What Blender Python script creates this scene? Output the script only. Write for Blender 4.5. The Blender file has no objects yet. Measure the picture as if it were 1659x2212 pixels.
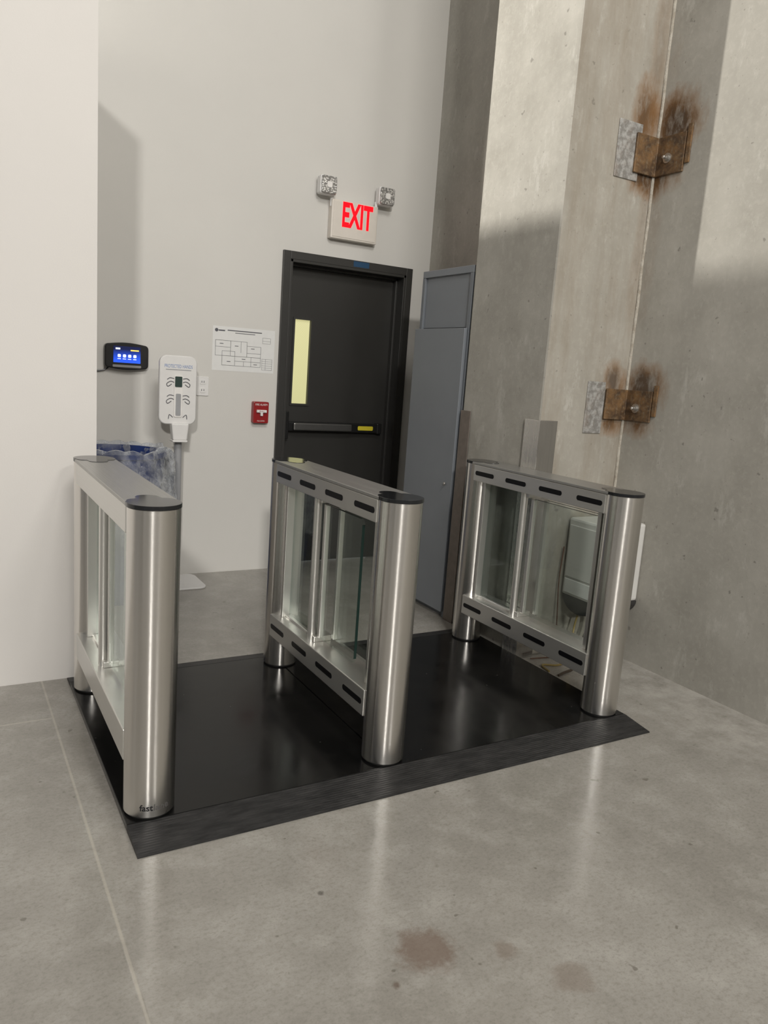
import bpy, bmesh, math, random
from mathutils import Vector, Matrix
random.seed(4)
PI = math.pi
C = bpy.context.scene.collection

# ------------------------------------------------------------------ nodes
class G:
    def __init__(s, name):
        s.m = bpy.data.materials.new(name); s.m.use_nodes = True
        s.t = s.m.node_tree
        s.b = s.t.nodes['Principled BSDF']; s.o = s.t.nodes['Material Output']
        s._p = None
    def set(s, sock, v):
        if isinstance(v, bpy.types.NodeSocket): s.t.links.new(v, sock)
        elif isinstance(v, (tuple, list)) and sock.type == 'RGBA' and len(v) == 3: sock.default_value = (*v, 1)
        else: sock.default_value = v
    def n(s, typ): return s.t.nodes.new(typ)
    def math(s, op, a, b=0.0, clamp=False):
        k = s.n('ShaderNodeMath'); k.operation = op; k.use_clamp = clamp
        s.set(k.inputs[0], a); s.set(k.inputs[1], b); return k.outputs[0]
    def vmul(s, v, w):
        k = s.n('ShaderNodeVectorMath'); k.operation = 'MULTIPLY'
        s.set(k.inputs[0], v); k.inputs[1].default_value = w; return k.outputs[0]
    def mix(s, f, a, b, mode='MIX'):
        k = s.n('ShaderNodeMix'); k.data_type = 'RGBA'; k.blend_type = mode
        s.set(k.inputs[0], f); s.set(k.inputs[6], a); s.set(k.inputs[7], b); return k.outputs[2]
    def pos(s):
        if not s._p: s._p = s.n('ShaderNodeNewGeometry').outputs['Position']
        return s._p
    def obj(s): return s.n('ShaderNodeTexCoord').outputs['Object']
    def sep(s, v):
        k = s.n('ShaderNodeSeparateXYZ'); s.set(k.inputs[0], v); return k.outputs
    def noise(s, v, scale, detail=3, rough=.55):
        k = s.n('ShaderNodeTexNoise'); s.set(k.inputs['Vector'], v)
        k.inputs['Scale'].default_value = scale; k.inputs['Detail'].default_value = detail
        k.inputs['Roughness'].default_value = rough; return k.outputs[0]
    def rng(s, v, a, b, c=0.0, d=1.0):
        k = s.n('ShaderNodeMapRange'); k.clamp = True
        s.set(k.inputs[0], v)
        for i, q in enumerate((a, b, c, d)): k.inputs[i+1].default_value = q
        return k.outputs[0]
    def blob(s, centre, radii, wob, nscale=6, nvec=None):
        k = s.n('ShaderNodeVectorMath'); k.operation = 'SUBTRACT'
        s.set(k.inputs[0], s.pos()); k.inputs[1].default_value = centre
        q = s.vmul(k.outputs[0], tuple(1/r for r in radii))
        l = s.n('ShaderNodeVectorMath'); l.operation = 'LENGTH'; s.set(l.inputs[0], q)
        d = s.math('ADD', l.outputs['Value'], s.math('MULTIPLY', s.math('SUBTRACT', s.noise(nvec if nvec else s.pos(), nscale, 5, .65), .5), wob))
        return d
    def bump(s, h, strength=.2, dist=.01):
        k = s.n('ShaderNodeBump'); k.inputs['Strength'].default_value = strength
        k.inputs['Distance'].default_value = dist
        s.set(k.inputs['Height'], h); s.t.links.new(k.outputs[0], s.b.inputs['Normal'])
    def p(s, **kw):
        for k, v in kw.items(): s.set(s.b.inputs[k.replace('_', ' ')], v)
        return s

def simple(name, col, rough=.5, metal=0.0, var=.06, nscale=25, emis=0, spec=.5):
    g = G(name)
    f = g.noise(g.obj(), nscale, 3)
    c2 = tuple(max(0, c*(1-var*2)) for c in col); c1 = tuple(min(1, c*(1+var)) for c in col)
    g.p(Base_Color=g.mix(f, c2, c1), Roughness=rough, Metallic=metal)
    g.b.inputs['Specular IOR Level'].default_value = spec
    if emis:
        g.p(Emission_Color=col, Emission_Strength=emis)
    return g.m

MAT = {}
def paint(name, col):
    g = G(name)
    f = g.noise(g.pos(), 1.1, 4); fine = g.noise(g.pos(), 160, 2)
    g.p(Base_Color=g.mix(g.rng(f, .3, .7), tuple(c*.95 for c in col), col), Roughness=.62)
    g.b.inputs['Specular IOR Level'].default_value = .25
    g.bump(fine, .12, .002); return g.m
MAT['wall'] = paint('white_wall_paint', (.655, .64, .61))
MAT['wall2'] = paint('white_partition_paint', (.70, .675, .65))

# floor
g = G('polished_concrete_floor')
P = g.pos(); x, y, z = g.sep(P)
n1 = g.noise(P, 1.4, 4, .55); n2 = g.noise(P, 6.5, 6, .68); n3 = g.noise(g.vmul(P, (1, 1.4, 1)), 62, 4, .70); n4 = g.noise(P, 170, 3, .6)
c = g.mix(g.rng(n1, .33, .67), (.262, .246, .220), (.345, .328, .298))
c = g.mix(g.rng(n2, .48, .72, 0, .60), c, (.44, .424, .39))
c = g.mix(g.rng(n2, .44, .28, 0, .35), c, (.19, .176, .155))
c = g.mix(g.rng(n3, .50, .68, 0, .38), c, (.165, .150, .128))
c = g.mix(g.rng(n3, .44, .30, 0, .18), c, (.44, .42, .38))
c = g.mix(g.rng(n4, .52, .70, 0, .25), c, (.14, .13, .11))
sp = g.noise(P, 17, 2); c = g.mix(g.rng(sp, .715, .74, 0, .6), c, (.11, .095, .075))
dust = g.math('MULTIPLY', g.rng(x, 2.5, 2.95), g.rng(n2, .3, .6))
c = g.mix(g.math('MULTIPLY', dust, .55), c, (.54, .515, .475))
for cen, r, col, k in (((1.009, 1.356, 0), .085, (.165, .112, .085), .68), ((1.19, 1.27, 0), .035, (.18, .135, .105), .5),
                       ((.885, 1.29, 0), .013, (.12, .08, .06), .7), ((1.28, 1.13, 0), .06, (.19, .145, .115), .45), ((.86, 1.65, 0), .012, (.08, .07, .06), .7)):
    d = g.blob(cen, (r, r, r), 1.5, 30)
    c = g.mix(g.rng(d, .55, 1.05, k, 0), c, col)
j1 = g.rng(g.math('ABSOLUTE', g.math('SUBTRACT', x, .352)), .002, .0055, 1, 0)
j2 = g.math('MULTIPLY', g.rng(g.math('ABSOLUTE', g.math('SUBTRACT', y, 2.985)), .002, .006, 1, 0), g.math('LESS_THAN', x, .352))
j = g.math('MAXIMUM', j1, j2)
c = g.mix(g.math('MULTIPLY', j, g.rng(n2, .3, .6, .3, .7)), c, (.46, .43, .37))
g.p(Base_Color=c, Roughness=g.rng(n2, .25, .75, .13, .25))
g.b.inputs['Specular IOR Level'].default_value = .62
g.bump(g.math('SUBTRACT', g.math('MULTIPLY', n3, .08), j), .08, .003)
MAT['floor'] = g.m

def concrete(name, lo, hi, brown=0.0, rust=False):
    g = G(name); P = g.pos(); x, y, z = g.sep(P)
    st = g.noise(g.vmul(P, (7, 7, 1.2)), 1.0, 5, .6)
    bl = g.noise(P, 2.4, 6, .66); fi = g.noise(P, 38, 4, .65)
    c = g.mix(g.rng(bl, .33, .67), lo, hi)
    c = g.mix(g.rng(st, .35, .7, .22, 0), c, tuple(v*.72 for v in lo))
    c = g.mix(g.rng(fi, .5, .75, 0, .25), c, tuple(min(1, v*1.25) for v in hi))
    pale = g.noise(g.vmul(P, (5, 5, 2)), 1.6, 7, .75)
    c = g.mix(g.rng(pale, .57, .66, 0, .45), c, (.56, .545, .505))
    pit = g.noise(P, 22, 2); c = g.mix(g.rng(pit, .71, .745, 0, .6), c, (.17, .16, .14))
    pit = g.noise(P, 55, 2); c = g.mix(g.rng(pit, .70, .75, 0, .4), c, (.2, .185, .16))
    if brown:
        s2 = g.noise(g.vmul(P, (6, 6, 1.1)), 1.0, 6, .68)
        c = g.mix(g.rng(s2, .42, .66, 0, brown), c, (.225, .18, .13))
    if rust:
        nv = g.vmul(P, (10, 10, 5)); patch = g.rng(g.noise(g.vmul(P, (18, 18, 8)), 1.0, 6, .72), .36, .54, .45, 1)
        for cen, rad, k in (((3.00, 2.84, 2.69), (.11, .12, .20), .95), ((3.08, 2.77, 2.66), (.13, .16, .17), .97), ((3.08, 2.76, 1.42), (.11, .15, .13), .92), ((3.00, 2.86, 1.43), (.08, .1, .12), .8), ((3.04, 2.86, 2.42), (.14, .18, .10), 1), ((3.02, 2.80, 1.22), (.14, .14, .08), .95), ((3.06, 2.84, 2.1), (.05, .07, .55), .28), ((3.04, 2.84, 3.0), (.06, .08, .4), .35)):
            d = g.blob(cen, rad, 1.0, 1.2, nv)
            c = g.mix(g.math('MULTIPLY', g.rng(d, .55, 1.12, k, 0), patch), c, g.mix(g.rng(d, .3, .85), (.075, .042, .021), (.235, .122, .047)))
    g.p(Base_Color=c, Roughness=.8)
    g.b.inputs['Specular IOR Level'].default_value = .3
    g.bump(g.math('ADD', fi, bl), .25, .004); return g.m
MAT['conc'] = concrete('bare_concrete', (.345, .328, .290), (.46, .44, .397))
MAT['conc_rust'] = concrete('rust_stained_concrete', (.355, .338, .30), (.46, .44, .398), 0, True)
MAT['conc_brown'] = concrete('brown_streaked_concrete', (.33, .308, .265), (.42, .397, .352), .5, True)
MAT['hall'] = concrete('hall_concrete', (.2, .19, .17), (.28, .26, .24))

def steel(name, col, r0, r1, sc=(260, 260, .6), metal=1.0, k=.92, aniso=0):
    g = G(name)
    f = g.noise(g.vmul(g.obj(), sc), 1.0, 2, .5)
    g.p(Base_Color=g.mix(f, tuple(v*k for v in col), col), Metallic=metal, Roughness=g.rng(f, .3, .7, r0, r1))
    if aniso:
        t = g.n('ShaderNodeTangent'); t.direction_type = 'RADIAL'; t.axis = 'Z'
        g.t.links.new(t.outputs[0], g.b.inputs['Tangent'])
        g.b.inputs['Anisotropic'].default_value = aniso; g.b.inputs['Anisotropic Rotation'].default_value = .25
    return g.m
MAT['steel'] = steel('brushed_stainless', (.74, .72, .69), .24, .27, (2, 2, 300), 1.0, .97, .75)
MAT['steel_beam'] = steel('brushed_stainless_long', (.72, .71, .68), .28, .34, (3, 3, 200), .84, .97)
MAT['steel_bright'] = simple('bright_stainless', (.76, .75, .72), .30, .85, .01)
MAT['steel_top'] = steel('satin_top_plate', (.42, .415, .40), .30, .40, (200, 2, 2), .7)
MAT['guard'] = steel('worn_guard_steel', (.60, .585, .56), .12, .26, (60, 60, 5), .92, .7)
MAT['guard_sheen'] = steel('guard_flank_sheen', (.80, .77, .72), .2, .34, (60, 60, 5), .75, .7)  # paler copy of the guard steel, reflected light put into its colour
MAT['guard2'] = simple('dull_guard_steel', (.24, .205, .18), .45, .6, .15)
MAT['blackgloss'] = simple('gloss_black_acrylic', (.012, .013, .015), .10)
MAT['slot'] = simple('black_sensor_window', (.006, .006, .007), .3, spec=.25)
MAT['blackring'] = simple('black_gasket', (.015, .015, .015), .5)
MAT['edge'] = simple('green_glass_edge', (.014, .042, .035), .2)

def glass(name, tint, gloss):
    g = G(name)
    t = g.n('ShaderNodeBsdfTransparent'); t.inputs[0].default_value = (*tint, 1)
    l = g.n('ShaderNodeBsdfGlossy'); l.inputs['Roughness'].default_value = 0
    l.inputs['Color'].default_value = (.95, 1, .98, 1)
    lw = g.n('ShaderNodeLayerWeight'); lw.inputs['Blend'].default_value = .5
    f = g.math('ADD', g.math('MULTIPLY', g.math('POWER', lw.outputs['Facing'], 5.0), gloss), .04)
    m = g.n('ShaderNodeMixShader'); g.set(m.inputs[0], f)
    g.t.links.new(t.outputs[0], m.inputs[1]); g.t.links.new(l.outputs[0], m.inputs[2])
    g.t.links.new(m.outputs[0], g.o.inputs[0]); return g.m
MAT['glass'] = glass('clear_glass', (.93, .95, .94), .92)
MAT['glass2'] = glass('tinted_fixed_glass', (.83, .86, .85), .88)
g = G('clear_bin_liner')
t = g.n('ShaderNodeBsdfTransparent'); t.inputs[0].default_value = (.91, .93, .96, 1)
l = g.n('ShaderNodeBsdfPrincipled'); l.inputs['Base Color'].default_value = (.68, .70, .73, 1); l.inputs['Roughness'].default_value = .05
lw = g.n('ShaderNodeLayerWeight'); lw.inputs['Blend'].default_value = .5
hg = g.noise(g.obj(), 14, 3, .55)
m = g.n('ShaderNodeMixShader'); g.set(m.inputs[0], g.math('ADD', g.math('MULTIPLY', g.math('POWER', lw.outputs['Facing'], 1.6), .75), g.rng(hg, .40, .62, .06, .30), True))
bn = g.n('ShaderNodeBump'); bn.inputs['Strength'].default_value = 1.0; bn.inputs['Distance'].default_value = .04
g.set(bn.inputs['Height'], hg); g.t.links.new(bn.outputs[0], l.inputs['Normal']); g.t.links.new(bn.outputs[0], lw.inputs['Normal'])
g.t.links.new(t.outputs[0], m.inputs[1]); g.t.links.new(l.outputs[0], m.inputs[2]); g.t.links.new(m.outputs[0], g.o.inputs[0])
MAT['liner'] = g.m

g = G('black_rubber_deck'); P = g.pos()
f = g.noise(P, 5, 5, .65); f2 = g.noise(P, 60, 3)
c = g.mix(g.rng(f, .35, .75), (.004, .004, .0042), (.011, .0105, .010)); c = g.mix(g.rng(g.noise(P, 26, 3), .74, .77, 0, .4), c, (.2, .19, .17))
g.p(Base_Color=c, Roughness=g.rng(f, .3, .7, .13, .26)); g.b.inputs['Specular IOR Level'].default_value = .24
g.bump(f2, .05, .002); MAT['deck'] = g.m
g = G('ribbed_rubber_ramp'); P = g.pos(); x, y, z = g.sep(P)
w = g.math('SINE', g.math('MULTIPLY', y, 620.0)); f = g.noise(g.vmul(P, (4, 14, 3)), 2.4, 6, .75)
c = g.mix(g.rng(f, .38, .66), (.012, .012, .0125), (.038, .037, .037))
g.p(Base_Color=c, Roughness=.48); g.b.inputs['Specular IOR Level'].default_value = .35
g.bump(g.math('MULTIPLY', w, f), .30, .003); MAT['ramp'] = g.m

MAT['door'] = simple('charcoal_door_paint', (.028, .027, .025), .42, 0, .08, 6)
MAT['frame'] = simple('charcoal_frame_paint', (.034, .033, .031), .38, 0, .08, 6)
MAT['bar'] = simple('black_panic_bar', (.018, .018, .018), .3, .3)
MAT['bar2'] = simple('dark_steel_pad', (.19, .187, .18), .32, .8)
MAT['yellow'] = simple('yellow_sticker', (.62, .52, .03), .5)
MAT['grey'] = simple('blue_grey_enamel', (.200, .216, .238), .38, 0, .05, 4)
MAT['grey2'] = simple('blue_grey_enamel_frame', (.165, .18, .2), .4, 0, .05, 4)
MAT['white'] = simple('white_plastic', (.74, .73, .72), .35, 0, .03)
MAT['boxwhite'] = simple('off_white_box_enamel', (.64, .63, .605), .4, 0, .06, 8)
MAT['paper'] = simple('white_paper', (.74, .74, .73), .7, 0, .03)
MAT['ink'] = simple('dark_ink', (.10, .10, .115), .7)
MAT['logo'] = simple('black_logo_print', (.018, .018, .02), .6, spec=.2)
MAT['logo2'] = simple('grey_logo_print', (.10, .097, .095), .5, spec=.3)
MAT['greyplastic'] = simple('grey_plastic', (.34, .345, .36), .4)
MAT['boxbase'] = simple('dark_box_base', (.035, .034, .034), .5)
MAT['darkgreen'] = simple('dark_sensor_window', (.03, .055, .05), .25)
MAT['blueink'] = simple('blue_ink', (.16, .25, .50), .6)
MAT['tape'] = simple('blue_masking_tape', (.008, .055, .13), .6)
MAT['red'] = simple('red_enamel', (.28, .012, .014), .32)
MAT['whiteink'] = simple('white_ink', (.8, .78, .76), .5)
MAT['binblue'] = simple('blue_bin_plastic', (.010, .028, .13), .4)
MAT['black'] = simple('black_plastic', (.012, .012, .013), .28)
MAT['silver'] = simple('silver_plastic', (.36, .36, .37), .3, .7)
g = G('rusted_steel'); f = g.noise(g.obj(), 16, 5, .7); f2 = g.noise(g.obj(), 60, 3, .6)
c = g.mix(g.rng(f, .38, .62), (.085, .055, .035), (.235, .135, .06)); c = g.mix(g.rng(f2, .52, .7, 0, .5), c, (.28, .23, .16))
g.p(Base_Color=c, Roughness=.55, Metallic=.3); g.bump(f2, .4, .003); MAT['rust'] = g.m
g = G('galvanised_plate'); f = g.noise(g.obj(), 34, 5, .7); f2 = g.noise(g.obj(), 9, 3, .6)
c = g.mix(g.rng(f, .42, .60), (.26, .25, .235), (.46, .455, .44)); c = g.mix(g.rng(f2, .5, .7, 0, .5), c, (.22, .15, .10))
g.p(Base_Color=c, Roughness=.55, Metallic=.3); g.bump(f, .4, .003); MAT['galv'] = g.m
MAT['bolt'] = simple('bolt_steel', (.55, .53, .5), .35, .9, .1)
MAT['signbody'] = simple('white_sign_housing', (.70, .65, .59), .45, 0, .03)
g = G('lit_red_letters'); g.p(Base_Color=(.2, .0, .0), Roughness=.6, Emission_Color=(1, .006, .012), Emission_Strength=1.9); g.b.inputs['Specular IOR Level'].default_value = 0; MAT['exitred'] = g.m
g = G('pale_joint_sealant'); f = g.noise(g.obj(), 22, 5, .7)
g.p(Base_Color=g.mix(g.rng(f, .35, .65), (.33, .29, .235), (.52, .49, .43)), Roughness=.9); g.bump(f, .8, .01); MAT['caulk'] = g.m
MAT['screen_icon'] = simple('screen_white', (.8, .88, 1), .4, 0, 0, 5, .9)
MAT['screen_title'] = simple('screen_yellow', (.9, .7, .15), .4, 0, 0, 5, .7)
g = G('lit_screen'); o = g.sep(g.obj())
col = g.mix(g.rng(o[2], -.045, .03), (.02, .10, .85), (.004, .008, .05)); g.p(Base_Color=col, Roughness=.2, Emission_Color=col, Emission_Strength=.9); MAT['screen'] = g.m
g = G('wired_glass_glow'); o = g.sep(g.obj())
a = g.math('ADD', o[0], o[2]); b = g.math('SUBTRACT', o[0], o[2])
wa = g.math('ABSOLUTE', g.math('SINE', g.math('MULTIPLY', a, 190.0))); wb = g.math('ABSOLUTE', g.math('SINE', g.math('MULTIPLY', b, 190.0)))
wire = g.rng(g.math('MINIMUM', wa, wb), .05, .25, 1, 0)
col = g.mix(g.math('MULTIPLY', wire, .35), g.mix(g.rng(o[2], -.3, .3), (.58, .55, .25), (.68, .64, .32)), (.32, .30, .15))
g.p(Base_Color=(.3, .3, .2), Roughness=.15, Emission_Color=col, Emission_Strength=.85); MAT['wired'] = g.m  # pane itself glows, standing in for the lit room behind it
g = G('faceted_lens'); v = g.n('ShaderNodeTexVoronoi'); v.inputs['Scale'].default_value = 75; g.set(v.inputs['Vector'], g.obj())
g.p(Base_Color=g.mix(g.rng(v.outputs[0], .15, .6), (.95, .94, .92), (.30, .295, .29)), Roughness=.08, Metallic=.5); g.bump(v.outputs[0], .8, .005); MAT['lens'] = g.m
for k, col in (('cab_yellow', (.34, .25, .085)), ('cab_orange', (.13, .065, .04)), ('cab_black', (.012, .012, .013)), ('cab_brown', (.07, .05, .035))):
    MAT[k] = simple(k.replace('cab_', '') + '_cable_jacket', col, .45)

# ------------------------------------------------------------------ mesh helpers
def new(): return bmesh.new()
def box(bm, x0, x1, y0, y1, z0, z1):
    v = [bm.verts.new(c) for c in ((x0,y0,z0),(x1,y0,z0),(x1,y1,z0),(x0,y1,z0),(x0,y0,z1),(x1,y0,z1),(x1,y1,z1),(x0,y1,z1))]
    for f in ((3,2,1,0),(4,5,6,7),(0,1,5,4),(1,2,6,5),(2,3,7,6),(3,0,4,7)): bm.faces.new([v[i] for i in f])
    return bm
def prism(bm, pts, lo, hi, axis='z'):
    def q(a, b, c): return (a, b, c) if axis == 'z' else ((a, c, b) if axis == 'y' else (c, a, b))
    A = [bm.verts.new(q(p[0], p[1], lo)) for p in pts]; B = [bm.verts.new(q(p[0], p[1], hi)) for p in pts]
    n = len(pts); bm.faces.new(A[::-1]); bm.faces.new(B)
    for i in range(n): bm.faces.new((A[i], A[(i+1)%n], B[(i+1)%n], B[i]))
    return bm
def lathe(bm, prof, cx=0, cy=0, seg=48, close=False, rw=None):
    rings = []
    for i, (r, z) in enumerate(prof):
        ring = []
        for k in range(seg):
            a = 2*PI*k/seg; dr, dz = (0, 0) if not rw else rw(i, a)
            ring.append(bm.verts.new((cx+(r+dr)*math.cos(a), cy+(r+dr)*math.sin(a), z+dz)))
        rings.append(ring)
    for i in range(len(rings)-1):
        for k in range(seg): bm.faces.new((rings[i][k], rings[i][(k+1)%seg], rings[i+1][(k+1)%seg], rings[i+1][k]))
    if close: bm.faces.new(rings[0][::-1]); bm.faces.new(rings[-1])
    return bm
def rrect(w, h, r, n=6, cx=0, cy=0, bulge=0):
    pts = []
    for sx, sy, a0 in ((1, 1, 0), (-1, 1, 90), (-1, -1, 180), (1, -1, 270)):
        for k in range(n+1):
            a = math.radians(a0 + 90*k/n)
            pts.append((cx+sx*(w/2-r)+r*math.cos(a), cy+sy*(h/2-r)+r*math.sin(a)))
        if bulge and sx == 1 and sy == 1:
            for k in range(1, 8):
                t = k/8; pts.append((cx+(w/2-r)*(1-2*t), cy+h/2+bulge*math.sin(PI*t)))
        if bulge and sx == -1 and sy == -1:
            for k in range(1, 8):
                t = k/8; pts.append((cx-(w/2-r)*(1-2*t), cy-h/2-bulge*math.sin(PI*t)))
    return pts
def spline(p, n=8):
    out = []; p = [Vector(q) for q in p]
    for i in range(len(p)-1):
        a = p[max(i-1, 0)]; b = p[i]; c = p[i+1]; d = p[min(i+2, len(p)-1)]
        for k in range(n):
            t = k/n
            out.append(.5*((2*b)+(c-a)*t+(2*a-5*b+4*c-d)*t*t+(3*b-a-3*c+d)*t**3))
    out.append(p[-1]); return out
def tube(bm, pts, r, seg=8):
    pts = [Vector(p) for p in pts]; rings = []; up = None
    for i, p in enumerate(pts):
        d = (pts[min(i+1, len(pts)-1)]-pts[max(i-1, 0)]).normalized()
        if up is None: up = d.orthogonal().normalized()
        up = (up - d*up.dot(d)).normalized(); s = d.cross(up)
        rings.append([bm.verts.new(p+up*(r*math.cos(2*PI*k/seg))+s*(r*math.sin(2*PI*k/seg))) for k in range(seg)])
    for i in range(len(rings)-1):
        for k in range(seg): bm.faces.new((rings[i][k], rings[i][(k+1)%seg], rings[i+1][(k+1)%seg], rings[i+1][k]))
    bm.faces.new(rings[0][::-1]); bm.faces.new(rings[-1]); return bm
def obj(name, bm, mat, parent=None, smooth=False, bevel=0, loc=None, norm=True):
    if norm: bmesh.ops.recalc_face_normals(bm, faces=bm.faces[:])
    me = bpy.data.meshes.new(name); bm.to_mesh(me); bm.free()
    me.materials.append(MAT[mat])
    if smooth:
        for p in me.polygons: p.use_smooth = True
        me.set_sharp_from_angle(angle=math.radians(38))
    o = bpy.data.objects.new(name, me); C.objects.link(o)
    if parent: o.parent = parent
    if loc: o.location = loc
    if bevel:
        b = o.modifiers.new('bevel', 'BEVEL'); b.width = bevel; b.segments = 2; b.limit_method = 'ANGLE'
    return o
def tag(o, label, cat, group=None):
    o['label'] = label; o['category'] = cat
    if group: o['group'] = group
    return o
def thing(name, label, cat, loc=(0, 0, 0), group=None):
    o = bpy.data.objects.new(name, None); C.objects.link(o); o.location = loc; o.empty_display_size = .1
    return tag(o, label, cat, group)
def struct(o): o['kind'] = 'structure'; return o
def copy_tree(o, parent=None):
    c = o.copy(); C.objects.link(c)
    if parent: c.parent = parent
    for ch in list(o.children): copy_tree(ch, c)
    return c
def text(name, s, mat, parent, cx, cz, w, h, yfront, wrap=None, bold=0.0, th=.0006):
    """lettering facing -y, centred at (cx, cz), stretched to w x h; wrap=(radius) bends it round a z axis"""
    cu = bpy.data.curves.new('txt', 'FONT'); cu.body = s; cu.size = 1; cu.extrude = .01; cu.offset = bold
    cu.align_x = 'CENTER'; o = bpy.data.objects.new('txt', cu); C.objects.link(o)
    dg = bpy.context.evaluated_depsgraph_get(); me = bpy.data.meshes.new_from_object(o.evaluated_get(dg))
    bpy.data.objects.remove(o)
    bm = bmesh.new(); bm.from_mesh(me); bpy.data.meshes.remove(me)
    bmesh.ops.triangulate(bm, faces=bm.faces[:])
    if wrap: bmesh.ops.subdivide_edges(bm, edges=[e for e in bm.edges if e.calc_length() > .25], cuts=3)
    xs = [v.co.x for v in bm.verts]; ys = [v.co.y for v in bm.verts]
    x0, x1, y0, y1 = min(xs), max(xs), min(ys), max(ys)
    for v in bm.verts:
        X = (v.co.x-(x0+x1)/2)/(x1-x0)*w + cx; Z = (v.co.y-(y0+y1)/2)/(y1-y0)*h + cz; d = (v.co.z/.01+1)*.5*th
        if wrap:
            a = X/wrap; v.co = ((wrap+d)*math.sin(a), yfront-(wrap+d)*math.cos(a), Z)
        else: v.co = (X, yfront-d, Z)
    return obj(name, bm, mat, parent)

# ------------------------------------------------------------------ setting
UB, VB = 3.10, 4.866          # right wall plane, back wall plane
DZ = .022                      # deck height
struct(obj('floor', box(new(), -9, UB+.3, -14, VB+.3, -.2, 0), 'floor'))
D0, D1, DH = 2.017, 2.899, 2.08
bm = new()
box(bm, -9, D0, VB, VB+.3, 0, DH); box(bm, D1, UB+.3, VB, VB+.3, 0, DH); box(bm, -9, UB+.3, VB, VB+.3, DH, 6.2)
struct(obj('wall_back', bm, 'wall'))
struct(obj('wall_left', box(new(), -9, .570, 3.362, VB, 0, 2.94), 'wall2'))
struct(obj('wall_right', box(new(), UB, UB+.3, -14, VB, 0, 6.2), 'conc_rust'))
struct(obj('wall_front', box(new(), -9, UB+.3, -14.3, -14, 0, 6.2), 'hall'))
CU, CV0, CV1 = 2.54, 2.878, 3.53
col = struct(obj('wall_column', box(new(), CU, UB, CV0, CV1, 0, 6.2), 'conc', bevel=.012))
col.data.materials.append(MAT['conc_brown'])
for p in col.data.polygons:
    if p.normal.y < -.9: p.material_index = 1
struct(obj('trim_1', tube(new(), [(UB-.003+.0018*math.sin(z*2.1), CV0-.003+.0018*math.sin(z*1.3), z*.1) for z in range(0, 62)], .0085), 'caulk', smooth=True))

# exit door
dr = bpy.data.objects.new('door_1', None); C.objects.link(dr); dr.location = ((D0+D1)/2, VB, 0); struct(dr)
hw = (D1-D0)/2
bm = new()
fo = .05
for s in (-1, 1):
    a, b = sorted((s*hw, s*(hw+fo))); box(bm, a, b, -.022, 0, 0, DH+fo)
    a, b = sorted((s*(hw-.018), s*hw)); box(bm, a, b, -.022, .16, 0, DH)
    a, b = sorted((s*(hw-.034), s*(hw-.018))); box(bm, a, b, .06, .098, 0, DH-.02)
box(bm, -hw, hw, -.022, 0, DH, DH+fo); box(bm, -hw, hw, -.022, .16, DH-.018, DH); box(bm, -hw+.02, hw-.02, .06, .098, DH-.034, DH-.018)
obj('door_frame', bm, 'frame', dr, bevel=.002)
cx = (D0+D1)/2; w0, w1, wz0, wz1 = 2.118-cx, 2.236-cx, 1.142, 1.71
bm = new(); L0, L1 = -hw+.02, hw-.02
box(bm, L0, w0, .10, .145, .01, DH-.02); box(bm, w1, L1, .10, .145, .01, DH-.02)
box(bm, w0, w1, .10, .145, .01, wz0); box(bm, w0, w1, .10, .145, wz1, DH-.02)
leaf = obj('door_leaf', bm, 'door', dr)
bm = new()
for a, b, c_, d in ((w0-.014, w0, wz0-.014, wz1+.014), (w1, w1+.014, wz0-.014, wz1+.014), (w0, w1, wz0-.014, wz0), (w0, w1, wz1, wz1+.014)): box(bm, a, b, .092, .10, c_, d)
obj('window_frame', bm, 'frame', leaf)
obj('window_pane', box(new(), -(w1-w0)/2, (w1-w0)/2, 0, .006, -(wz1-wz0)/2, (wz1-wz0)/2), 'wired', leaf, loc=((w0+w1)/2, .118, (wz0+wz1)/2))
bm = new(); b0, b1 = 2.035-cx, 2.80-cx
box(bm, b0+.02, b1, .045, .098, .955, 1.02)
pb = obj('panic_bar', bm, 'bar', dr, bevel=.006)
obj('push_pad', box(new(), b0+.08, b0+.53, .022, .045, .962, 1.014), 'bar2', pb, bevel=.008)
obj('latch_box', box(new(), b0-.012, b0+.045, .03, .098, .90, 1.09), 'bar', pb, bevel=.006)
obj('sticker', prism(new(), rrect(.125, .03, .008, 4, b1-.115, .988), .0435, .045, 'y'), 'yellow', pb)
obj('end_cap', box(new(), b1-.02, b1+.020, .04, .098, .950, 1.025), 'bar', pb, bevel=.006)
for zz in (.25, 1.05, 1.85):
    obj('hinge', tube(new(), [(hw-.022, .075, zz-.055), (hw-.022, .075, zz+.055)], .010, 10), 'bar2', dr, smooth=True)
tag(obj('masking_tape', box(new(), 2.475, 2.595, VB-.0228, VB-.0212, 2.088, 2.124), 'tape'), 'strip of blue masking tape stuck on the head of the black door frame', 'tape')

# ------------------------------------------------------------------ rubber platform
U0, U1, V0, V1 = .452, 2.53, 1.992, 3.355
pf = thing('platform', 'low black rubber platform with sloping edges under the three steel gate pedestals', 'platform', (0, 0, 0))
UM = 1.362
for a, b in ((U0, UM-.002), (UM+.002, U1)):
    obj('deck_panel', box(new(), a, b, 2.135, 3.262, 0, DZ), 'deck', pf, bevel=.002)
for nm, p in (('front_ramp', [(V0, 0), (V0, .004), (2.133, DZ), (2.133, 0)]), ('rear_ramp', [(3.264, 0), (3.264, DZ), (V1, .004), (V1, 0)])):
    bm = new(); prism(bm, p, U0, U1, 'x'); obj(nm, bm, 'ramp', pf)

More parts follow.
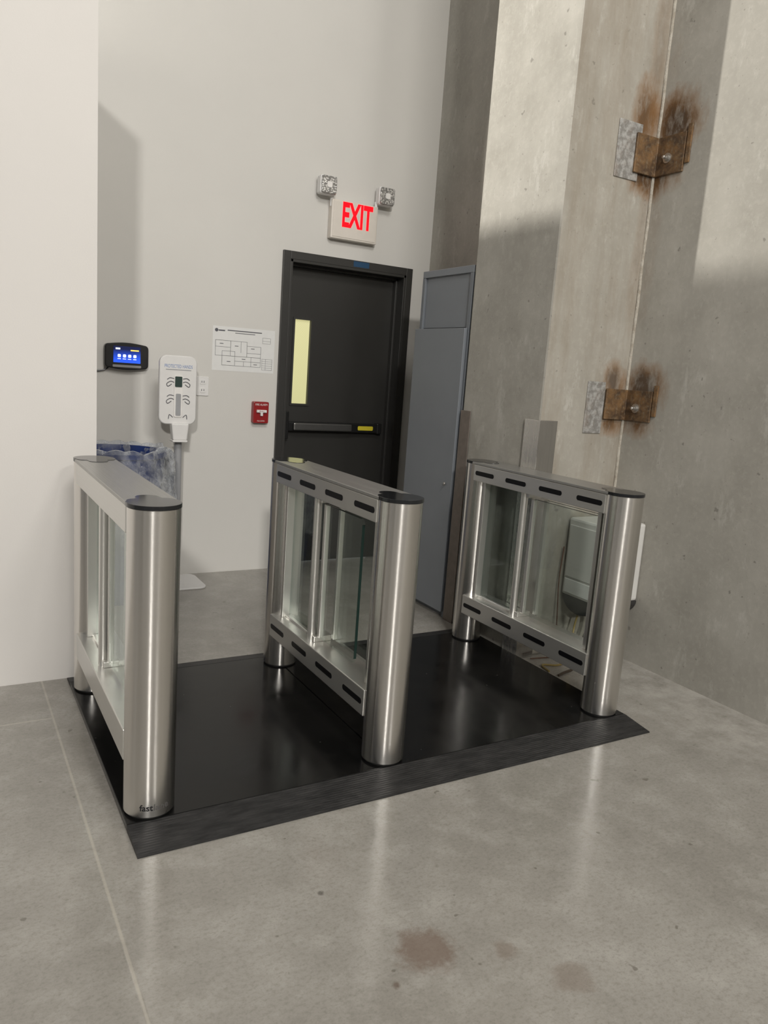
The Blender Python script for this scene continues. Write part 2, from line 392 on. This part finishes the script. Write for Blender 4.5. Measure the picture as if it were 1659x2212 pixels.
# ------------------------------------------------------------------ turnstile pedestals
R = .076; HY = .49; VM = 2.697
Z1 = .945
W = .0735
def slot_outline(cy, cz, L=.150, h=.022):
    return rrect(L, h, h/2-.0003, 6, cy, cz)
def pedestal():
    t = thing('turnstile', '', 'turnstile', (0, 0, DZ), 'stainless gate pedestals')
    for nm, y in (('rear_post', HY), ('front_post', -HY)):
        p = obj(nm, lathe(new(), [(R-.002, .006), (R, .008), (R, Z1)], 0, 0, 64, True), 'steel', t, smooth=True, loc=(0, y, 0))
        obj('base_gasket', lathe(new(), [(R-.006, 0), (R-.006, .010)], 0, 0, 48, True), 'blackring', p, smooth=True)
    for nm, z0, z1 in (('upper_beam', .862, Z1-.001), ('lower_beam', .152, .252)):
        bm = new(); box(bm, -W, W, -HY+.035, HY-.035, z0, z1)
        b = obj(nm, bm, 'steel_beam', t, bevel=.003)
        for k in range(4):
            bm = new(); prism(bm, slot_outline(-.365+.243*k, (z0+z1)/2), -W-.0012, W+.0012, 'x')
            obj('sensor_slot', bm, 'slot', b)
    for y in (.392, -.412):
        obj('end_plate', box(new(), -.040, .040, y, y+.02, .252, .862), 'steel_bright', t, bevel=.002)
    obj('centre_post', lathe(new(), [(.017, .252), (.017, .862)], 0, 0, 28, True), 'steel_bright', t, smooth=True, loc=(-.034, .090, 0))
    obj('glass_channel', box(new(), -.022, .022, .104, .392, .252, .262), 'steel_bright', t, bevel=.002)
    obj('fixed_pane', box(new(), -.006, .006, .104, .391, .262, .862), 'glass2', t)
    def leafpane(x, y0, y1, z0, z1):
        q = obj('glass_leaf', prism(new(), rrect(y1-y0, z1-z0, .02, 6, (y0+y1)/2, (z0+z1)/2), x-.005, x+.005, 'x'), 'glass', t)
        obj('polished_edge', box(new(), x-.0054, x+.0054, y0-.0015, y0, z0+.02, z1-.02), 'edge', q)
        obj('polished_edge', box(new(), x-.0054, x+.0054, y0+.02, y1-.02, z1, z1+.0015), 'edge', q)
        obj('clamp_rail', box(new(), x-.010, x+.010, y1-.018, y1+.001, z0, z1), 'steel_bright', q, bevel=.002)
    leafpane(-.018, -.27, .046, .275, .835)
    leafpane(.030, -.34, .010, .275, .835)
    for a, b in ((.252, .275), (.838, .862)):
        obj('pivot', box(new(), -.040, .040, .048, .072, a, b), 'steel_bright', t, bevel=.003)
    def stad(r, yc, n=24):
        return [(r*math.cos(PI+PI*k/n), -yc+r*math.sin(PI+PI*k/n)) for k in range(n+1)] + [(r*math.cos(PI*k/n), yc+r*math.sin(PI*k/n)) for k in range(n+1)]
    obj('top_plate', prism(new(), stad(R+.001, HY), Z1, Z1+.012), 'steel_top', t, bevel=.002)
    r = R+.0022; n = 24
    half = [(r*math.cos(-PI/2+PI/2*k/n), r*math.sin(-PI/2+PI/2*k/n)) for k in range(n+1)]
    half += [(r, .02)]
    half += [(r-.006-.034*(1-math.cos(PI/2*k/6)), .03+.034*math.sin(PI/2*k/6)) for k in range(7)]
    half += [(.036*math.cos(PI/2*k/8)+.0, .085+.036*math.sin(PI/2*k/8)) for k in range(8)]
    outline = half + [(-a, b) for a, b in half[::-1] if abs(a) > 1e-5]
    for s in (1, -1):
        pts = [(s*a, s*b - s*HY) for a, b in outline]
        bm = new(); prism(bm, pts, Z1+.001, Z1+.0138); bmesh.ops.remove_doubles(bm, verts=bm.verts[:], dist=.0001)
        obj('end_cap', bm, 'blackgloss', t, bevel=.0012)
    return t
first = pedestal()
spots = [(.533, 'steel gate pedestal nearest the white wall, dark lettering at its foot'),
         (1.365, 'steel gate pedestal standing in the middle of the black platform, before the door'),
         (2.446, 'steel gate pedestal at the right end of the platform beside the concrete column')]
peds = [first, copy_tree(first), copy_tree(first)]
for p, (u, lab) in zip(peds, spots):
    p.location = (u, VM, DZ); p['label'] = lab
# the pedestal by the white wall has sensors on its lane side only
for b in peds[0].children:
    if 'beam' in b.name:
        for s in b.children:
            s.data = s.data.copy()
            for v in s.data.vertices:
                if v.co.x < 0: v.co.x = W-.004
# the leaves parked in the pedestal by the column reach right to its front end plate
for b in peds[2].children:
    if b.name.startswith('glass_leaf'):
        for q in [b] + list(b.children):
            q.data = q.data.copy()
            for v in q.data.vertices:
                if v.co.y < -.2: v.co.y += -.388 + (.34 if v.co.x > 0 else .27)
fp = [c for c in peds[0].children if c.name.startswith('front_post')][0]
Rw = R+.0004
text('lettering', 'fast', 'logo', fp, -.026, .040, .040, .020, 0, wrap=Rw, bold=.012)
text('lettering', 'lane', 'logo2', fp, .020, .040, .046, .020, 0, wrap=Rw)

# ------------------------------------------------------------------ back wall fixtures
e = thing('exit_sign', 'lit red and white emergency sign with two lamp heads above the black door', 'sign', (2.447, VB, 2.245))
body = obj('housing', box(new(), -.172, .172, -.055, 0, 0, .245), 'signbody', e, bevel=.006)
obj('face_rim', box(new(), -.160, .160, -.058, -.055, .012, .235), 'signbody', body, bevel=.002)
text('lettering', 'EXIT', 'exitred', body, .018, .158, .226, .158, -.058, bold=.032, th=.002)
for s in (-1, 1):
    hx = s*.217; hz = .316
    h = obj('lamp_head', prism(new(), rrect(.116, .116, .014, 5, hx, hz), -.080, -.025, 'y'), 'white', e, bevel=.004)
    obj('lens', prism(new(), rrect(.106, .106, .012, 5, hx, hz), -.097, -.080, 'y'), 'lens', h, bevel=.004)
    obj('bulb_cup', prism(new(), rrect(.036, .036, .008, 5, hx, hz), -.101, -.097, 'y'), 'whiteink', h)
    obj('mount_stub', tube(new(), [(s*.166, -.030, .20), (s*.166, -.032, .275), (s*.185, -.035, .29)], .012, 12), 'white', h, smooth=True)
p = thing('poster', 'white sheet with a black line floor plan pinned beside the black door', 'poster', (1.729, VB+.001, 1.335))
obj('sheet', box(new(), -.209, .209, -.002, 0, 0, .277), 'paper', p)
def bars(L, t=.0013, y=-.0026):
    bm = new()
    for x0, z0, x1, z1 in L: box(bm, min(x0, x1)-t/2, max(x0, x1)+t/2, y, -.002, min(z0, z1)-t/2, max(z0, z1)+t/2)
    return bm
def rc(x0, z0, x1, z1): return [(x0, z0, x1, z0), (x0, z1, x1, z1), (x0, z0, x0, z1), (x1, z0, x1, z1)]
L = []
L += rc(-.145, .035, .115, .095) + rc(-.19, .095, .02, .19) + rc(.02, .095, .115, .165) + rc(-.19, .15, -.09, .19) + rc(-.145, .035, -.06, .125)
L += [(-.06, .065, .115, .065), (.05, .035, .05, .095), (-.09, .095, -.09, .19), (-.02, .12, -.02, .19), (.02, .12, .115, .12), (0, .035, 0, .065)]
obj('plan_lines', bars(L, .0018), 'ink', p)
obj('title_line', bars([(-.11, .255, .115, .255)], .006), 'ink', p)
obj('title_line', bars([(-.06, .241, .07, .241)], .004), 'ink', p)
bm = new(); prism(bm, [(-.185+.011*math.cos(k*PI/8), .252+.011*math.sin(k*PI/8)) for k in range(16)], -.0026, -.002, 'y'); obj('emblem', bm, 'ink', p)
obj('emblem_text', box(new(), -.172, -.13, -.0026, -.002, .247, .255), 'ink', p)
obj('legend', bars(rc(.125, .19, .18, .225) + [(.125, .205, .18, .205)]), 'ink', p)
obj('legend', bars(rc(.125, .02, .195, .09) + [(.125, .02+.014*k, .195, .02+.014*k) for k in range(1, 5)] + [(.15, .02, .15, .09)]), 'ink', p)
for xx, zz in ((-.1, .06), (-.15, .17), (.06, .15), (.08, .05), (-.05, .16), (.0, .08)):
    bm = new(); box(bm, xx-.012, xx+.012, -.0026, -.002, zz-.002, zz+.002); obj('caption_mark', bm, 'ink', p)
f = thing('fire_alarm_pull', 'red fire alarm pull box with white handle on the white wall', 'fire alarm', (1.848, VB+.001, 1.079))
fb = obj('housing', prism(new(), rrect(.106, .140, .008, 4), -.045, 0, 'y'), 'red', f, bevel=.004)
text('lettering', 'FIRE ALARM', 'whiteink', fb, 0, .052, .082, .013, -.045)
bm = new(); prism(bm, [(-.034, .018), (-.034, .0), (-.008, .0), (-.008, -.022), (.008, -.022), (.008, 0), (.034, 0), (.034, .018)], -.062, -.045, 'y')
hd = obj('handle', bm, 'whiteink', f, bevel=.003)
text('lettering', 'PULL', 'red', hd, 0, .009, .035, .008, -.0625)
text('lettering', 'PULL DOWN', 'whiteink', fb, 0, -.055, .05, .008, -.045)
o_ = thing('outlet_plate', 'white electrical cover plate on the wall behind the sanitizer stand', 'outlet', (1.463, VB, 1.229))
obj('cover', prism(new(), rrect(.078, .120, .006, 4), -.007, 0, 'y'), 'white', o_, bevel=.002)
for zz in (.026, -.026):
    q = obj('socket', prism(new(), rrect(.036, .032, .010, 5, 0, zz), -.010, -.007, 'y'), 'white', o_, bevel=.001)
    for a in (-.009, .005): obj('slot', box(new(), a, a+.004, -.0105, -.010, zz-.004, zz+.008), 'ink', q)
d = thing('time_clock', 'black wall clock-in terminal with a lit blue touch screen', 'terminal', (.988, VB, 1.381))
db = obj('housing', prism(new(), rrect(.252, .140, .022, 6, 0, 0, .010), -.045, 0, 'y'), 'black', d, smooth=True, bevel=.006)
sc = obj('screen', box(new(), -.078, .078, -.003, 0, -.048, .048), 'screen', d, loc=(0, -.0455, .010))
for k in range(4):
    obj('icon', prism(new(), rrect(.018, .018, .005, 4, -.045+.030*k, -.008), -.0042, -.003, 'y'), 'screen_icon', sc)
    bm = new(); box(bm, -.055+.030*k, -.036+.030*k, -.0042, -.003, -.028, -.024); obj('icon_caption', bm, 'screen_icon', sc)
bm = new(); box(bm, .020, .068, -.0042, -.003, .022, .030); obj('status_text', bm, 'screen_title', sc)
bm = new(); box(bm, -.066, -.040, -.0042, -.003, .028, .038); obj('status_text', bm, 'screen_icon', sc)
obj('key_strip', prism(new(), rrect(.165, .014, .005, 4, 0, -.058), -.049, -.045, 'y'), 'silver', d)
obj('cord', tube(new(), spline([(-.10, -.012, -.07), (-.13, -.012, -.088), (-.19, -.01, -.095), (-.33, -.01, -.093)]), .0045), 'black', d, smooth=True)

# ------------------------------------------------------------------ sanitizer stand
s = thing('sanitizer_stand', 'white hand sanitizer dispenser on a grey pole stand with flat base', 'sanitizer stand', (1.262, 4.665, 0))
obj('base_plate', prism(new(), rrect(.325, .325, .05, 8), 0, .012), 'white', s, bevel=.004)
obj('pole', lathe(new(), [(.023, .012), (.023, 1.02)], 0, 0, 24, True), 'greyplastic', s, smooth=True)
obj('pole_collar', lathe(new(), [(.035, .012), (.03, .03), (.024, .045)], 0, 0, 24, True), 'white', s, smooth=True)
bk = obj('back_panel', prism(new(), rrect(.222, .405, .045, 8, -.02, 1.205), -.052, -.022, 'y'), 'white', s, bevel=.006, smooth=True)
text('lettering', 'PROTECTED HANDS', 'blueink', bk, -.02, 1.345, .165, .020, -.052)
bm = new(); box(bm, -.095, .055, -.0528, -.052, 1.322, 1.327); obj('small_print', bm, 'greyplastic', bk)
bm = new(); prism(bm, rrect(.052, .25, .012, 5, -.02, 1.17), -.058, -.052, 'y'); obj('centre_strip', bm, 'whiteink', bk, bevel=.002)
obj('level_window', prism(new(), rrect(.042, .062, .005, 4, -.02, 1.255), -.060, -.058, 'y'), 'darkgreen', bk)
bm = new(); prism(bm, rrect(.030, .13, .006, 4, -.02, 1.12), -.060, -.058, 'y'); obj('level_window', bm, 'greyplastic', bk)
for zz in (1.26, 1.16):
    for sx in (-1, 1):
        pts = [(-.02+sx*.020, -.0535, zz-.012), (-.02+sx*.045, -.0535, zz-.004), (-.02+sx*.068, -.0535, zz-.018), (-.02+sx*.062, -.0535, zz-.034), (-.02+sx*.04, -.0535, zz-.02)]
        pts2 = [(-.02+sx*.024, -.0535, zz+.012), (-.02+sx*.05, -.0535, zz+.016), (-.02+sx*.066, -.0535, zz+.006)]
        obj('hand_drawing', tube(new(), spline(pts), .0022, 6), 'ink', bk); obj('hand_drawing', tube(new(), spline(pts2), .0022, 6), 'ink', bk)
for sx in (-1, 1):
    bm = new(); tube(bm, spline([(-.02+sx*.03, -.0535, 1.045), (-.02+sx*.05, -.0535, 1.06), (-.02+sx*.055, -.0535, 1.035)]), .0022, 6); obj('hand_drawing', bm, 'ink', bk)
nz = obj('nozzle_box', prism(new(), [(-.06, 1.01), (.045, 1.01), (.035, .91), (-.05, .91)], -.075, -.015, 'y'), 'white', s, bevel=.008)
obj('drip_tray', prism(new(), rrect(.09, .012, .005, 4, -.01, .905), -.085, -.01, 'y'), 'white', s, bevel=.003)

# ------------------------------------------------------------------ bin
b = thing('trash_bin', 'blue round trash bin with a clear plastic liner, behind the left pedestal', 'trash bin', (.872, 4.500, 0))
obj('tub', lathe(new(), [(.19, 0), (.195, .01), (.262, .83), (.272, .835), (.272, .862), (.258, .862), (.25, .83), (.185, .02), (.0005, .02)], 0, 0, 56), 'binblue', b, smooth=True, norm=True)
prof = [(.17, .35), (.20, .46), (.22, .55), (.235, .66), (.245, .74), (.250, .80), (.256, .85), (.266, .875), (.276, .873), (.280, .85), (.281, .81), (.283, .76), (.285, .71), (.286, .66), (.287, .60), (.288, .52), (.286, .44), (.284, .36)]
ph = [random.uniform(0, 6.28) for _ in range(10)]
def crumple(i, a):
    t = min(1, max(0, i-7)/8)
    right = max(0, math.cos(a+.5))**1.5
    w = math.sin(7*a+ph[0]+.35*i)+.8*math.sin(12*a+ph[1]-.5*i)+.6*math.sin(19*a+ph[2]+.8*i)+.4*math.sin(31*a+ph[3]-1.1*i)
    if i < 7: return -abs(w)*.010*(1-i/9), .01*math.sin(5*a+ph[4]+i)
    dr = min(max(0, w)*.011*(.3+t), .012) + right*(.012*max(0, 1.0+w*.6) + .030*t*(.6+.4*math.sin(5*a+ph[5])))
    dz = .016*math.sin(6*a+ph[6])*right + .012*abs(math.sin(9*a+ph[7])) if i < 10 else .006*w
    if i >= 16: dz += .03*math.sin(5*a+ph[8])
    return dr, dz
obj('liner', lathe(new(), prof, 0, 0, 120, False, crumple), 'liner', b, smooth=True)

# ------------------------------------------------------------------ grey utility cabinet
c_ = thing('utility_cabinet', 'tall blue grey metal cabinet standing between the door and the concrete column', 'cabinet', (2.57, 3.80, 0))
y0, y1 = -.250, .262
obj('body', box(new(), .0, .52, y0, y1, 0, 1.965), 'grey2', c_)
obj('top_rail', box(new(), -.022, .52, y0, y1, 1.965, 2.005), 'grey', c_, bevel=.003)
for a, bb in ((y0, y0+.028), (y1-.028, y1)): obj('frame_upright', box(new(), -.022, 0, a, bb, 0, 1.965), 'grey2', c_, bevel=.002)
obj('upper_panel', box(new(), -.008, 0, y0+.028, y1-.028, 1.675, 1.965), 'grey', c_)
cd = obj('cabinet_door', box(new(), -.042, -.022, y0+.012, y1+.012, .035, 1.668), 'grey', c_, bevel=.003)
bm = new(); lathe(bm, [(.003, 0), (.008, .003), (.009, .008), (.006, .012), (.001, .013)], 0, 0, 20)
for v in bm.verts: v.co = (-.042-v.co.z, y0+.07+v.co.x, .79+v.co.y)
obj('lock', bm, 'bolt', cd, smooth=True)

# ------------------------------------------------------------------ column guards, brackets
def guard(name, pts, mat, label):
    bm = new(); prism(bm, pts, 0, 1.22); return tag(obj(name, bm, mat, bevel=.0025), label, 'corner guard')
t_ = .012; g_ = .002; W_ = .10
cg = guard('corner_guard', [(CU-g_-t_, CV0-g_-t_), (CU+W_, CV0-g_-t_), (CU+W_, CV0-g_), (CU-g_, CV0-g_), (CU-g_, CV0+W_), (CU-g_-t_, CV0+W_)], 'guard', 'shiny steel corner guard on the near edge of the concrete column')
cg.data.materials.append(MAT['guard_sheen'])
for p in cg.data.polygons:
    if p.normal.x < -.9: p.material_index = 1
t_ = .005
guard('corner_guard', [(CU-g_-t_, CV1-.085), (CU-g_, CV1-.085), (CU-g_, CV1+g_), (CU+.06, CV1+g_), (CU+.06, CV1+g_+t_), (CU-g_-t_, CV1+g_+t_)], 'guard2', 'dull brown steel corner guard on the far column edge beside the grey cabinet')
def bracket(zt, zb, label, pl):
    b = thing('wall_bracket', label, 'bracket', (UB, CV0, zb), 'rusty corner brackets')
    h = zt-zb
    obj('embed_plate', box(new(), pl[0]-UB, pl[1]-UB, -.006, -.0005, pl[2]-zb, pl[3]-zb), 'galv', b, bevel=.004)
    bm = new(); prism(bm, [(-.155, -.0065), (-.155, -.018), (-.012, -.018), (-.012, -.180), (-.0005, -.180), (-.0005, -.0065)], 0, h)
    a = obj('angle', bm, 'rust', b, bevel=.003)
    bm = new(); lathe(bm, [(.024, .012), (.024, .016), (.015, .0161), (.015, .028), (.008, .0281), (.008, .042), (.006, .045)], 0, 0, 12, True)
    for v in bm.verts: v.co = (-v.co.z, -.085+v.co.x, h*.42+v.co.y)
    obj('bolt', bm, 'bolt', a)
    bm = new(); box(bm, -.010, -.0005, -.21, -.185, h*.2, h+.03)
    obj('shim_plate', bm, 'rust', b, bevel=.002)
bracket(2.612, 2.432, 'upper rusty steel angle bracket bolted high in the concrete corner', (2.83, 2.985, 2.395, 2.655))
bracket(1.395, 1.240, 'lower rusty steel angle bracket bolted in the concrete corner above the turnstile', (2.822, 2.943, 1.165, 1.425))

# ------------------------------------------------------------------ white box and cables
x_ = thing('electrical_box', 'white wall box in the concrete corner behind the right pedestal', 'electrical box', (2.95, 2.75, .30))
obj('housing', box(new(), -.155, .148, -.118, .118, 0.03, .435), 'boxwhite', x_, bevel=.012)
bm = new(); prism(bm, [(.118*math.cos(PI+PI*k/16), .03+.085*math.sin(PI+PI*k/16)) for k in range(17)], -.145, .148, 'x')
obj('base', bm, 'boxbase', x_, bevel=.003)
obj('side_cover', box(new(), -.162, -.155, -.085, .10, .13, .40), 'boxwhite', x_, bevel=.003)
obj('hatch', box(new(), -.161, -.155, -.085, .10, .045, .12), 'paper', x_, bevel=.003)
def cable(pts, r, mat, label): tag(obj('cable', tube(new(), spline(pts, 10), r, 8), mat, smooth=True), label, 'cable')
cable([(2.86, 2.79, .250), (2.84, 2.79, .17), (2.80, 2.76, .08), (2.76, 2.74, .012), (2.68, 2.71, .006), (2.60, 2.74, .006), (2.575, 2.66, .006)], .005, 'cab_yellow', 'yellow cable curling out over the floor behind the right pedestal')
cable([(2.775, 2.862, .58), (2.765, 2.862, .40), (2.77, 2.85, .2), (2.76, 2.83, .03), (2.73, 2.81, .008), (2.66, 2.82, .006), (2.60, 2.83, .006)], .0035, 'cab_orange', 'thin reddish cable hanging down the left side of the white box')
cable([(2.92, 2.77, .244), (2.92, 2.77, .17), (2.89, 2.77, .07), (2.87, 2.76, .014), (2.90, 2.72, .011), (2.95, 2.73, .011), (2.97, 2.78, .011)], .011, 'cab_black', 'thick black cable hanging in a loop below the white box')
cable([(2.90, 2.70, .250), (2.87, 2.67, .17), (2.80, 2.66, .08), (2.72, 2.64, .012), (2.64, 2.62, .007), (2.58, 2.60, .007)], .006, 'cab_brown', 'brown cable dropping from the front of the white box')

# ------------------------------------------------------------------ lights
def look(o, target): o.rotation_euler = (Vector(target)-o.location).to_track_quat('-Z', 'Y').to_euler()
def area(name, loc, tgt, sx, sy, power, col):
    l = bpy.data.lights.new(name, 'AREA'); l.shape = 'RECTANGLE'; l.size = sx; l.size_y = sy; l.energy = power; l.color = col
    o = bpy.data.objects.new(name, l); C.objects.link(o); o.location = loc; look(o, tgt)
WH = (1, .968, .912)
area('bay_lamp_key', (-4.4, -11.9, 6.3), (1.5, 4, 1.4), .6, .6, 880, WH)
area('floor_fill', (.6, -2.2, 6.2), (1.2, 2.0, 0), 1.6, 1.6, 215, WH)  # unseen fill added to brighten the floor
area('steel_stripe_fill', (2.6, -7.5, 6.2), (1.4, 2.5, .5), 1.6, .6, 210, WH)  # unseen light added for bright stripes on the steel posts
l = bpy.data.lights.new('column_patch_spot', 'SPOT'); l.energy = 530; l.color = (1, .965, .89); l.spot_size = math.radians(58); l.spot_blend = .12; l.shadow_soft_size = .035  # unseen spot added for the bright concrete patches, cone spares the back wall
o = bpy.data.objects.new('column_patch_spot', l); C.objects.link(o); o.location = (-.54, 4.69, 3.37); look(o, (2.6, 2.50, 2.85))
# surrounding hall: dim background, noise bands added for the steel posts to reflect
w = bpy.data.worlds.new('hall_air'); bpy.context.scene.world = w; w.use_nodes = True
nt = w.node_tree; bg = nt.nodes['Background']
tc = nt.nodes.new('ShaderNodeTexCoord'); mp = nt.nodes.new('ShaderNodeVectorMath'); mp.operation = 'MULTIPLY'; mp.inputs[1].default_value = (1, 1, .25)
nz_ = nt.nodes.new('ShaderNodeTexNoise'); nz_.inputs['Scale'].default_value = 3.2; nz_.inputs['Detail'].default_value = 2
mr = nt.nodes.new('ShaderNodeMapRange'); mr.inputs[1].default_value = .38; mr.inputs[2].default_value = .62; mr.inputs[3].default_value = .05; mr.inputs[4].default_value = .42
nt.links.new(tc.outputs['Generated'], mp.inputs[0]); nt.links.new(mp.outputs[0], nz_.inputs['Vector']); nt.links.new(nz_.outputs[0], mr.inputs[0]); nt.links.new(mr.outputs[0], bg.inputs[1])
bg.inputs[0].default_value = (1.0, .98, .945, 1)
bpy.context.scene.view_settings.view_transform = 'Standard'

# ------------------------------------------------------------------ camera
cam = bpy.data.cameras.new('camera'); co = bpy.data.objects.new('camera', cam); C.objects.link(co)
cam.sensor_fit = 'VERTICAL'; cam.sensor_height = 36; cam.sensor_width = 27; cam.lens = 1660/2212*36; cam.clip_start = .05
th = math.radians(10.2); yaw = math.radians(30.5); rr, rd = .9974, .0717
right = Vector((math.cos(yaw), -math.sin(yaw), 0)); fwd = Vector((math.sin(yaw), math.cos(yaw), 0)); Zv = Vector((0, 0, 1))
cdir = fwd*math.cos(th)-Zv*math.sin(th); u0 = fwd*math.sin(th)+Zv*math.cos(th)
X = right*rr+u0*rd; Y = u0*rr-right*rd
M = Matrix((X, Y, -cdir)).transposed().to_4x4(); M.translation = (0, 0, 1.39)
co.matrix_world = M
bpy.context.scene.camera = co
